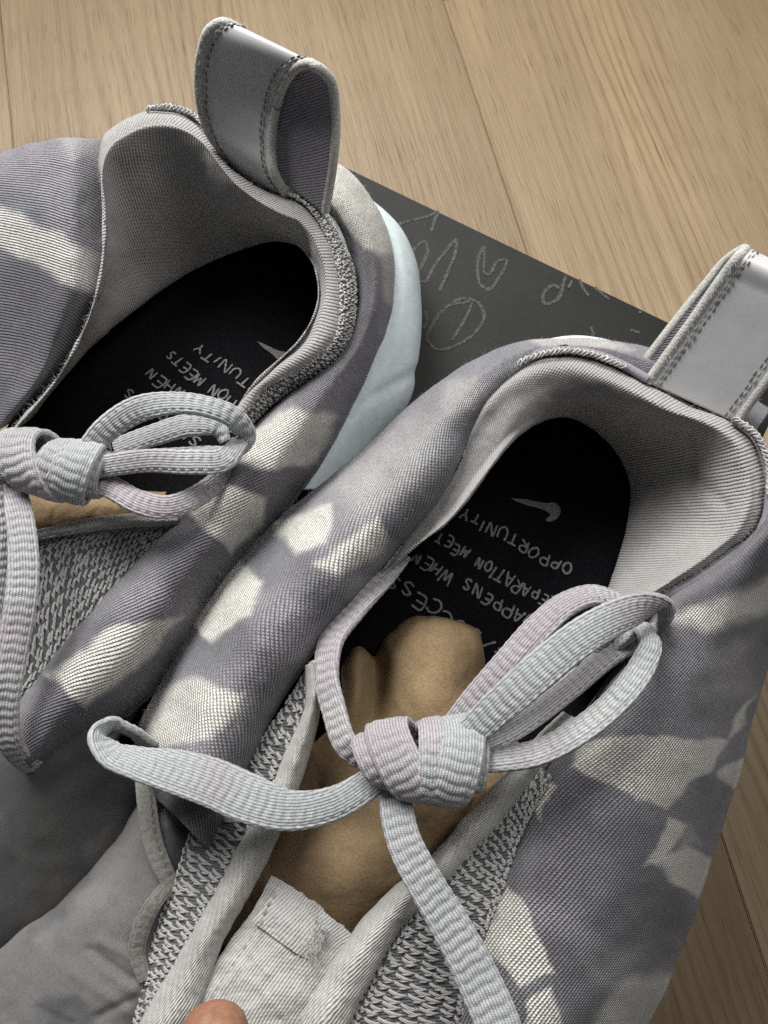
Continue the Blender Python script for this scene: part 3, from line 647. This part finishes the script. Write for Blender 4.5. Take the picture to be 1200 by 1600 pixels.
# forefoot side, with shade darkened into its cloth colour
def tucks(g):
    x, y = g.P[..., 0], g.P[..., 1]; d = 0
    for (ax, ay, bx, by, amp, wd) in ((140,1485,205,1530,-2.2,9), (160,1470,215,1500,1.8,9), (120,1520,200,1580,1.4,12), (150,1590,210,1560,-1.8,8), (190,1340,205,1470,-1.6,8), (60,1575,110,1600,-1.4,8), (40,1480,130,1440,1.2,16)):
        L2 = (bx-ax)**2 + (by-ay)**2; t = np.clip(((x-ax)*(bx-ax) + (y-ay)*(by-ay))/L2, 0, 1); dd = np.hypot(x-ax-t*(bx-ax), y-ay-t*(by-ay)); d = d + 0.5*amp*np.exp(-(dd/wd)**2)
    return d
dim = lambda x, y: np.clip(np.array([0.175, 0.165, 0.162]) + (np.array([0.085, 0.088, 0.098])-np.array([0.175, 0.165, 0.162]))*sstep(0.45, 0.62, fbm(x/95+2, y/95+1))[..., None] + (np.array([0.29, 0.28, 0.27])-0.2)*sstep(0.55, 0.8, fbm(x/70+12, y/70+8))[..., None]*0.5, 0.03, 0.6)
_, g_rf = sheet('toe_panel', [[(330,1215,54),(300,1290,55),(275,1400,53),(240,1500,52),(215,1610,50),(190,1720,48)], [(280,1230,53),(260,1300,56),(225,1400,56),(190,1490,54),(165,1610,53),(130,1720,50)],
    [(240,1240,42),(200,1320,45),(150,1400,46),(95,1490,47),(50,1600,46),(10,1720,44)], [(225,1250,26),(150,1340,28),(85,1412,30),(20,1460,32),(-60,1540,33),(-150,1680,33)], [(230,1260,10),(165,1350,8),(100,1430,8),(40,1500,8),(-30,1580,8),(-130,1710,8)]], 240, 160, 0.002, M['shade_toned_cloth'], rs, col=dim, bump=3.0, bscale=70, fn=tucks)
# webbing strap, dark cord and slots on the shaded side
el = lace('eyelet_loop', [(226,1215,50,34,0),(230,1260,55,34,5),(238,1310,58,34,5),(252,1350,58,32,0),(272,1392,55,28,0)], rs, seed=3.0, thick=0.0009, rib=0.00012)
el.data.materials.clear(); el.data.materials.append(plain('eyelet', (0.27, 0.26, 0.24), .9, .2, 1200, .4, .0003, .2).m)
dashes('strap_stitching', [(234,1230,54),(240,1290,59),(252,1335,60),(268,1372,58)], 0.0016, 0.0009, 0.0002, M['dark_thread'], el, 0.0012)
e2 = lace('eyelet_loop', [(262,1385,56,26,10),(240,1412,58,30,10),(222,1448,57,32,10),(214,1490,55,30,10),(226,1530,53,24,0)], rs, seed=3.5, thick=0.0011, rib=0.00012)
e2.data.materials.clear(); e2.data.materials.append(plain('eyelet_warm', (0.22, 0.205, 0.19), .9, .2, 1200, .4, .0003, .2).m)
# shoelace: the strand lying to the side, then the other strands, the bow and the knot
sl = lace('shoelace', [(612,1195,80,44,0),(572,1228,82,54,0),(520,1256,83,60,10),(450,1266,84,70,0),(390,1248,84,84,-5),(330,1222,84,84,-8),(270,1204,83,76,-12),(215,1192,82,62,-25),(172,1176,80,56,-40),(156,1150,78,56,-60),(172,1134,74,54,-75),(205,1142,68,50,-80),(230,1160,60,46,-70)], rs, seed=1.3, tint=-.12)
lace('lace_strand', [(618,1205,78,44,0),(618,1250,82,58,0),(630,1310,84,62,0),(660,1372,84,66,5),(698,1436,83,70,8),(735,1505,82,76,5),(770,1580,82,80,0),(800,1660,82,80,0)], sl, seed=4.2, tint=.06)
lace('lace_strand', [(575,1190,78,44,20),(542,1165,80,46,25),(522,1110,79,50,35),(510,1055,77,54,40),(518,1000,74,58,45),(552,950,72,58,40),(596,900,70,52,30),(625,865,66,44,20)], sl, seed=7.7, tint=.14)
lace('bow_loop', [(705,1172,86,40,0),(745,1135,92,56,0),(802,1084,98,66,0),(862,1032,101,68,0),(916,990,102,66,-5),(968,962,100,62,-12),(1008,948,96,56,-30),(1034,950,90,50,-62),(1034,972,82,46,-85),(1005,994,76,44,-60),(955,1022,72,42,-25),(890,1076,72,40,-8),(800,1142,76,38,0),(730,1176,78,34,0)], sl, seed=2.6, tint=-.04)
lace('bow_loop', [(700,1140,80,36,0),(738,1095,86,44,8),(790,1038,90,50,12),(845,978,91,52,16),(885,944,90,48,26),(925,930,86,44,38),(968,940,80,36,40)], sl, seed=9.1, tint=.16)
lace('bow_loop', [(715,1190,82,38,0),(755,1188,86,44,15),(840,1176,90,48,20),(928,1126,93,48,18),(980,1076,95,48,12),(1006,1036,94,46,0),(1016,1004,92,40,-30),(1004,984,86,38,-65),(978,996,76,38,-60),(930,1034,66,38,-40),(870,1088,62,36,-20),(800,1140,64,34,0)], sl, seed=5.5, tint=-.05)
def knot(A_, B_, loops, parent, seed):
    A_, B_ = W(A_), W(B_); ax = B_ - A_; L = np.linalg.norm(ax); ax /= L; vz = CAM - A_; vz /= np.linalg.norm(vz); e1 = np.cross(ax, vz); e1 /= np.linalg.norm(e1); e2 = np.cross(e1, ax)
    V, F_ = [], []; objs = []
    for k, (t, r1, r2, wd, tilt, skew, tn) in enumerate(loops):
        n = 420; a = np.linspace(0, 2*math.pi, n, endpoint=False)
        P = A_ + ax*(L*t) + np.outer(np.cos(a)*r1, e1) + np.outer(np.sin(a)*r2, e2) + np.outer(np.cos(a)*tilt + np.sin(a)*skew, ax)
        S = ax - 0*np.outer(np.ones(n), ax); S = np.repeat(ax[None], n, 0) + np.outer(np.cos(a)*0.15, e1)
        objs.append(sweep('knot_turn', P, S, np.full(n, wd), np.full(n, 0.0016), M['lace'], parent, ns=48, rib=0.00036, col=lambda v, n: lace_col(v, seed+k*1.7, tn), closed=True, groove=.35))
    return objs
knot((560,1190,84), (736,1186,84), [(.22, .0062, .0058, .0046, .0036, -.0020, .15), (.42, .0096, .0078, .0060, .0046, -.0022, .12), (.63, .0098, .0086, .0040, -.0008, .0006, .12), (.80, .0104, .0092, .0062, -.0028, .0022, -.12), (.95, .0072, .0062, .0048, -.0010, .001, -.1)], sl, 3.3)

# ================================================================== the other sneaker
ls = thing('sneaker', 'lilac tie dyed sneaker with pale blue foam heel and glossy pull loop standing up', 'sneaker', None, GRP)
lin_ = insole(np.array([(470,340),(380,320),(260,370),(150,470),(60,590),(-40,760),(-120,950),(-60,1150),(100,1100),(220,900),(340,740),(440,640),(520,520),(530,420)], float), ls)
V, F_ = writing([('OPPORTUNITY', (478,650), (308,534)), ('PREPARATION MEETS', (462,694), (266,546)), ('HAPPENS WHEN', (404,698), (236,572)), ('*/SUCCESS', (352,716), (200,602))], 30.4, 0.75, 4.2)
flat_obj('lettering', V, F_, M['print_ink'], lin_)
px_poly('emblem', [(402,533),(418,540),(436,548),(450,552),(448,560),(436,562),(424,552),(410,542)], 30.5, M['print_ink'], lin_)
Lout = [(-60,735),(0,690),(52,632),(96,580),(142,492),(161,425),(165,375),(160,300),(154,240),(166,205),(200,183),(235,174),(272,176),(308,194),(333,226),(362,262),(400,290),(432,304),(462,312),(492,338),(519,383),(534,430),(537,472),(532,519),(508,555),(458,588),(410,614),(380,650)]
Lin = [(-60,780),(10,690),(60,640),(98,592),(140,545),(190,502),(240,462),(300,422),(370,392),(430,377),(464,384),(484,404),(497,448),(494,482),(470,528),(430,568),(392,606),(368,640)]
def lcrease(g):
    x, y = g.P[..., 0], g.P[..., 1]; return 1.6*(fbm(x/60+3, y/60)-0.5)
_, g_ll = sheet('collar_lining', lining_rows(Lin, Lout, [44,44,43,42,40,38,36,34,33,36,48,70,78,79,79,76,70,66], [66,68,70,72,76,79,82,86,88,90,92,92,92,92,92,91,90,90,89,88,87,86,85,84,82,78,74,72], [28,30,30,26,22,19,20,24,28,30,30,28], amax=150), 460, 150, 0.0003, M['lining'], ls, fn=lcrease)
tube('collar_seam', [(232,171,89),(252,169,90),(275,170,90),(312,188,90),(338,220,90)], 0.0015, M['backing'], ls)
overlock('overlock_stitching', [(232,170,91.5),(250,167,92),(276,169,92),(305,181,92),(318,195,92)], ls)
# heather knit edge
o, g_lk = strip('knit_cuff', [(440,300),(470,314),(496,342),(518,388),(530,432),(532,472),(526,520),(502,552),(452,585),(404,612),(378,650)], [(452,292),(500,322),(532,372),(552,420),(556,480),(543,535),(510,576),(452,612),(420,636),(392,665)], [90,89,88,86,85,84,82,80,76,72,68], [86,84,82,80,78,76,74,72,69,66,62], M['backing'], ls, 200, 30, 1.0, 0.0014)
yarn_mesh('knit_yarn', g_lk, 1.25, 1.3, 0.00026, M['grey_yarn'], o, 0.22, 1)
# dyed side panels
Li = [(455,305),(500,312),(530,350),(550,400),(556,450),(546,512),(520,560),(460,608),(400,668),(348,726),(296,786),(240,850),(180,918),(120,985),(66,1055),(30,1110),(20,1160)]
Ls = [(478,235),(540,262),(576,302),(604,356),(616,416),(613,472),(594,540),(560,610),(520,690),(476,760),(410,845),(345,925),(296,1000),(250,1070),(190,1125),(125,1170),(60,1215)]
Lp = [[(360,712),(392,672),(452,632),(530,650),(490,722),(420,735)], [(292,805),(350,758),(415,775),(412,822),(360,858)], [(74,1055),(170,978),(285,962),(215,1045),(130,1105)], [(480,230),(560,250),(640,370),(612,392),(572,388),(540,360),(500,310)], ([(590,380),(620,390),(618,480),(604,470)], .5, 6)]
_, g_lm = sheet('quarter_panel', roll_rows(Li, Ls, [80,80,79,77,75,73,72,71,70,69,68,67,66,65,64,62,60], drop=30, crest=5, tuck=30), 560, 150, 0.0015, M['dyed_knit'], ls, col=dye(Lp, seed=6.0), bump=2.0, bscale=70)
Oi = [(150,214),(157,250),(160,300),(165,378),(158,440),(136,500),(94,585),(40,640),(-20,705)]
Oo = [(-260,260),(-270,300),(-280,360),(-290,440),(-300,520),(-310,600),(-330,700),(-350,800),(-370,900)]
LAT = [([(-90,395),(40,408),(100,448),(158,465),(190,560),(60,680),(-90,640)], -.9, 8), ([(-60,280),(0,318),(90,365),(162,402),(158,462),(100,445),(40,405),(-60,350)], .62, 7), ([(100,215),(150,212),(155,240),(110,250)], .25, 12)]
top = [(x, y) for x, y in ((150,214),(100,216),(50,224),(0,236),(-60,250),(-140,275),(-260,310))]
rows = [[(170,232,60),(100,236,52),(40,246,46),(-40,262,40),(-140,290,22),(-150,310,8)], [(162,217,66),(105,215,72),(55,222,66),(0,235,60),(-70,254,52),(-140,300,27),(-150,320,8)], [(165,231,70),(116,230,84),(60,238,79),(0,254,73),(-70,280,64),(-140,330,31),(-150,350,8)],
        [(164,300,72),(120,305,86),(60,312,82),(0,325,76),(-80,345,66),(-140,390,31),(-150,410,8)], [(167,386,69),(120,385,82),(60,390,79),(0,400,73),(-80,420,62),(-140,470,30),(-150,490,8)], [(160,442,65),(118,445,78),(60,450,75),(0,462,69),(-80,490,59),(-140,540,28),(-150,560,8)],
        [(134,514,61),(98,512,74),(40,520,71),(-10,535,66),(-90,570,56),(-140,630,27),(-150,650,8)], [(98,583,56),(66,590,69),(20,600,66),(-30,620,61),(-110,660,52),(-140,720,25),(-150,740,8)], [(32,650,52),(0,670,64),(-50,690,61),(-100,720,56),(-180,770,46),(-140,820,24),(-150,840,8)]]
_, g_lo = sheet('quarter_panel', rows, 300, 260, 0.0015, M['dyed_knit_cross'], ls, col=dye(LAT, seed=11.0), bump=3.5, bscale=90, uniform=True)
# pale foam heel
def folds(g):
    x, y = g.P[..., 0], g.P[..., 1]; return 1.1*(fbm(x/70, y/110)-0.5) - 1.0*np.exp(-((y - 610 + (x-600)*.55)/12)**2)
sheet('foam_heel', [[(505,262,44),(555,304,46),(600,358,47),(612,420,46),(606,476,45),(586,545,45),(550,612,44),(505,690,43),(455,765,42)], [(512,268,40),(562,306,42),(614,352,42),(634,412,42),(634,470,42),(622,540,42),(590,612,42),(540,690,41),(490,765,40)],
    [(518,272,33),(572,306,34),(624,352,33),(650,410,32),(655,470,32),(650,545,32),(630,620,32),(580,690,32),(520,770,32)], [(518,276,22),(574,312,20),(622,358,19),(650,415,18),(657,475,18),(654,550,18),(640,625,18),(600,690,18),(540,770,18)], [(525,280,3),(565,318,2),(600,365,2),(625,420,2),(632,480,2),(630,550,2),(610,620,2),(570,690,2),(510,770,2)]], 200, 120, 0.003, M['foam'], ls, fn=folds)
midsole([(500,330),(400,310),(280,370),(180,480),(80,640),(-20,800),(-120,1000),(-200,1250),(-180,1450),(-60,1500),(60,1360),(180,1160),(310,1000),(420,860),(500,760),(570,640),(600,520),(590,420)], ls, top=24)
# throat: trim, open knit, toe side
trim('eyestay_trim', [(-60,840),(0,834),(60,826),(130,812),(200,802),(275,800)], [(-60,880),(0,862),(60,846),(130,832),(200,825),(280,825)], [62,64,65,65,65,65], [62,64,65,65,65,65], ls)
knit_panel([(285,815),(200,824),(120,834),(50,846),(-30,866),(-90,890)], [(262,850),(190,930),(120,1000),(62,1075),(0,1110),(-80,1130)], [62,62,62,62,60,58], [60,58,56,54,50,48], ls, 1.95, 2.1, 0.00031)
toe_shadeL = lambda x, y: np.clip(np.array([0.12, 0.113, 0.107]) + (np.array([0.075, 0.078, 0.083])-np.array([0.12, 0.113, 0.107]))*sstep(0.42, 0.6, fbm(x/95+22, y/95+31))[..., None] + (np.array([0.22, 0.21, 0.19])-0.2)*sstep(0.5, 0.75, fbm(x/70+2, y/70+18))[..., None]*0.6, 0.03, 0.6)  # shade painted into this toe cloth as a darker colour
sheet('toe_panel', [[(90,1120,56),(20,1160,56),(-60,1180,54),(-180,1200,50)], [(150,1150,52),(90,1190,54),(0,1230,54),(-150,1290,50)], [(215,1180,42),(150,1240,45),(50,1320,46),(-120,1420,44)], [(250,1212,26),(200,1306,28),(100,1412,30),(-60,1525,30)], [(245,1222,6),(192,1318,6),(92,1425,6),(-70,1540,6)]], 160, 120, 0.002, M['shade_toned_cloth'], ls, col=toe_shadeL, bump=2.2, bscale=90)
pull_tab([(362,280,78),(346,242,89),(328,216,95),(314,180,102),(308,130,112),(313,80,122),(328,44,129),(352,32,131),(380,48,127),(392,100,117),(392,170,104),(385,235,90)],
         [(456,334,76),(444,304,88),(428,276,95),(422,230,102),(430,170,112),(445,128,122),(466,104,129),(490,98,131),(516,118,127),(526,170,117),(523,250,104),(510,330,88)], ls, 6)
lsl = lace('shoelace', [(20,748,76,30,0),(28,790,80,44,0),(36,850,82,50,0),(36,910,82,54,0),(26,980,81,54,5),(12,1060,79,52,0),(8,1120,74,48,-20),(18,1165,68,44,-35),(46,1192,58,40,-45),(100,1180,44,36,-50),(150,1150,34,36,-50)], ls, seed=12.4, tint=.05)
lace('lace_strand', [(60,720,80,44,0),(20,735,80,40,0),(-20,742,78,44,0),(-80,760,74,44,0)], lsl, seed=14.0, tint=.1)
lace('lace_strand', [(0,760,78,34,20),(8,820,76,40,20),(6,880,74,36,20),(-6,960,72,36,20)], lsl, seed=15.0)
lace('bow_loop', [(130,715,84,40,0),(165,672,90,46,0),(215,640,94,48,5),(270,630,96,42,20),(325,636,95,40,25),(368,655,91,40,10),(384,682,85,38,-30),(366,705,80,36,-50),(320,712,78,38,-30),(250,718,79,40,-10),(160,722,80,36,0)], lsl, seed=16.2, tint=0)
lace('bow_loop', [(120,735,82,40,0),(165,728,86,40,0),(230,720,89,42,0),(300,722,90,44,5),(350,718,88,42,10),(376,690,84,34,40)], lsl, seed=17.9, tint=.03)
lace('bow_loop', [(130,745,80,38,0),(175,762,82,42,10),(215,784,83,44,10),(262,792,83,42,0),(310,774,80,40,-10),(340,750,76,36,-30),(355,730,72,30,-40)], lsl, seed=19.4, tint=.14)
lace('bow_loop', [(180,700,78,34,20),(240,680,80,40,20),(300,664,81,42,20),(340,668,80,34,0),(352,690,78,22,-60)], lsl, seed=20.4)
knot((-10,712,82), (160,742,82), [(.18, .0050, .0050, .0048, .002, -.001, .1), (.40, .0088, .0074, .0062, .0046, -.0026, 0), (.58, .0076, .0072, .0046, -.002, .001, .05), (.78, .0086, .0080, .0062, -.0020, .0016, -.12), (.93, .0060, .0056, .0040, -.001, 0, 0)], lsl, 13.3)

for o_, g_, t0_, t1_, nn in (('r', g_rm, .25, .85, 2600), ('l', g_lm, .25, .85, 2600), ('q', g_rq, .7, .9, 900), ('o', g_lo, .05, .5, 1800)):
    fuzz('loose_fibres', g_, nn, 0.0009, M['lilac_fibre'], rs if o_ in 'rq' else ls, 0.000035, region=(0, 1, t0_, t1_))
fuzz('loose_fibres', g_rl, 2500, 0.0008, M['fibre'], rs, 0.000035, region=(0, 1, .6, 1)); fuzz('loose_fibres', g_ll, 2500, 0.0008, M['fibre'], ls, 0.000035, region=(0, 1, .6, 1))

# ------------------------------------------------------------------ kraft paper stuffing
def creases(g):
    x, y = g.P[..., 0], g.P[..., 1]; d = 0
    for k, (sc, am) in enumerate(((120, 0.45), (60, 0.15))):
        n = fbm(x/sc + 3*k, y/(sc*1.7) + 8*k, 2); d = d - am*np.exp(-np.abs(n-0.5)/0.06) + am*2.0*np.abs(n-0.5)
    return d
kp = sheet('kraft_paper', [[(538,1032,33),(560,1012,33),(584,1028,33),(604,996,33),(640,966,33),(700,966,33),(744,984,33),(757,1032,33)],
    [(533,1050,43),(560,1030,47),(584,1042,41),(612,1006,50),(650,980,55),(700,978,56),(742,1000,48),(757,1044,37)],
    [(525,1120,48),(556,1110,51),(584,1110,45),(622,1085,56),(660,1075,61),(705,1075,60),(742,1090,51),(765,1125,40)],
    [(455,1200,44),(550,1200,53),(595,1200,52),(640,1190,57),(690,1190,60),(740,1195,56),(800,1200,50),(860,1200,42)],
    [(400,1290,44),(510,1290,52),(570,1290,55),(630,1285,58),(690,1275,58),(740,1260,55),(790,1250,50),(840,1240,44)],
    [(340,1380,42),(450,1380,50),(510,1385,54),(560,1385,56),(610,1380,56),(650,1370,54),(690,1350,50),(740,1330,45)],
    [(310,1480,38),(420,1475,44),(490,1480,46),(540,1480,46),(590,1470,45),(620,1450,43),(660,1430,40),(700,1400,36)]], 220, 220, 0.0006, M['kraft'], None, bump=1.6, bscale=60, fn=creases)[0]
kp['label'] = 'crumpled brown kraft paper wad stuffed in the sneaker under the centre knot'; kp['category'] = 'paper'
kq = sheet('kraft_paper', [[(-60,745,40),(20,735,42),(90,740,42),(170,760,40),(260,770,36)], [(-60,770,52),(20,765,54),(90,768,54),(170,782,50),(250,790,42)], [(-60,810,54),(20,805,56),(90,805,54),(170,805,50),(250,805,42)], [(-60,860,46),(20,860,46),(90,850,46),(170,840,44),(250,830,40)]], 120, 80, 0.0006, M['kraft'], None, bump=1.6, bscale=40, fn=creases)[0]
kq['label'] = 'small strip of brown kraft paper below the cut off knot by the frame edge'; kq['category'] = 'paper'

# ------------------------------------------------------------------ hand: a thumb tip reaches in to hold the tongue
def hand():
    root = thing('person', 'bare hand of a person whose thumb tip presses on the shoe tongue', 'person', None)
    J, E, Rd = [], [], []
    def add(p, r, par=None):
        J.append(W(p)); Rd.append(r); 
        if par is not None: E.append((par, len(J)-1))
        return len(J)-1
    palm = add((420,2120,70), .024); wr = add((520,2500,60), .024, palm); add((600,3000,60), .027, wr)
    t0 = add((350,1960,78), .016, palm); t1 = add((330,1800,82), .0108, t0); t2 = add((334,1680,80), .0104, t1); t3 = add((336,1612,75), .0098, t2); add((338,1590,70), .0085, t3)
    for k, (x, ln) in enumerate(((470,1.0), (560,1.08), (650,1.0), (730,.82))):
        b = add((x-20,2030+k*25,58), .011, palm); m = add((x,1960+k*30-60*ln,40), .0092, b); m2 = add((x-10,1900+k*34-60*ln,24), .0084, m); add((x-20,1930+k*34-50*ln,12), .0074, m2)
    me = bpy.data.meshes.new('hand'); me.from_pydata([tuple(j) for j in J], E, []); o = link('hand', me, M['skin'], root)
    sk = o.modifiers.new('skin', 'SKIN'); sk.use_smooth_shade = True
    for v, r in zip(me.skin_vertices[0].data if me.skin_vertices else [], Rd): v.radius = (r, r)
    if not me.skin_vertices:
        pass
    o.modifiers.new('sub', 'SUBSURF').render_levels = 2
    sheet('thumb_nail', [[(302,1612,86),(320,1606,89),(338,1604,90),(356,1606,89),(372,1612,86)], [(300,1650,88),(320,1648,92),(338,1647,93),(356,1648,92),(374,1650,88)], [(304,1690,88),(320,1694,92),(338,1696,93),(356,1694,92),(372,1690,88)]], 24, 24, 0.0006, M['nail'], root)
    return o, Rd
hand()
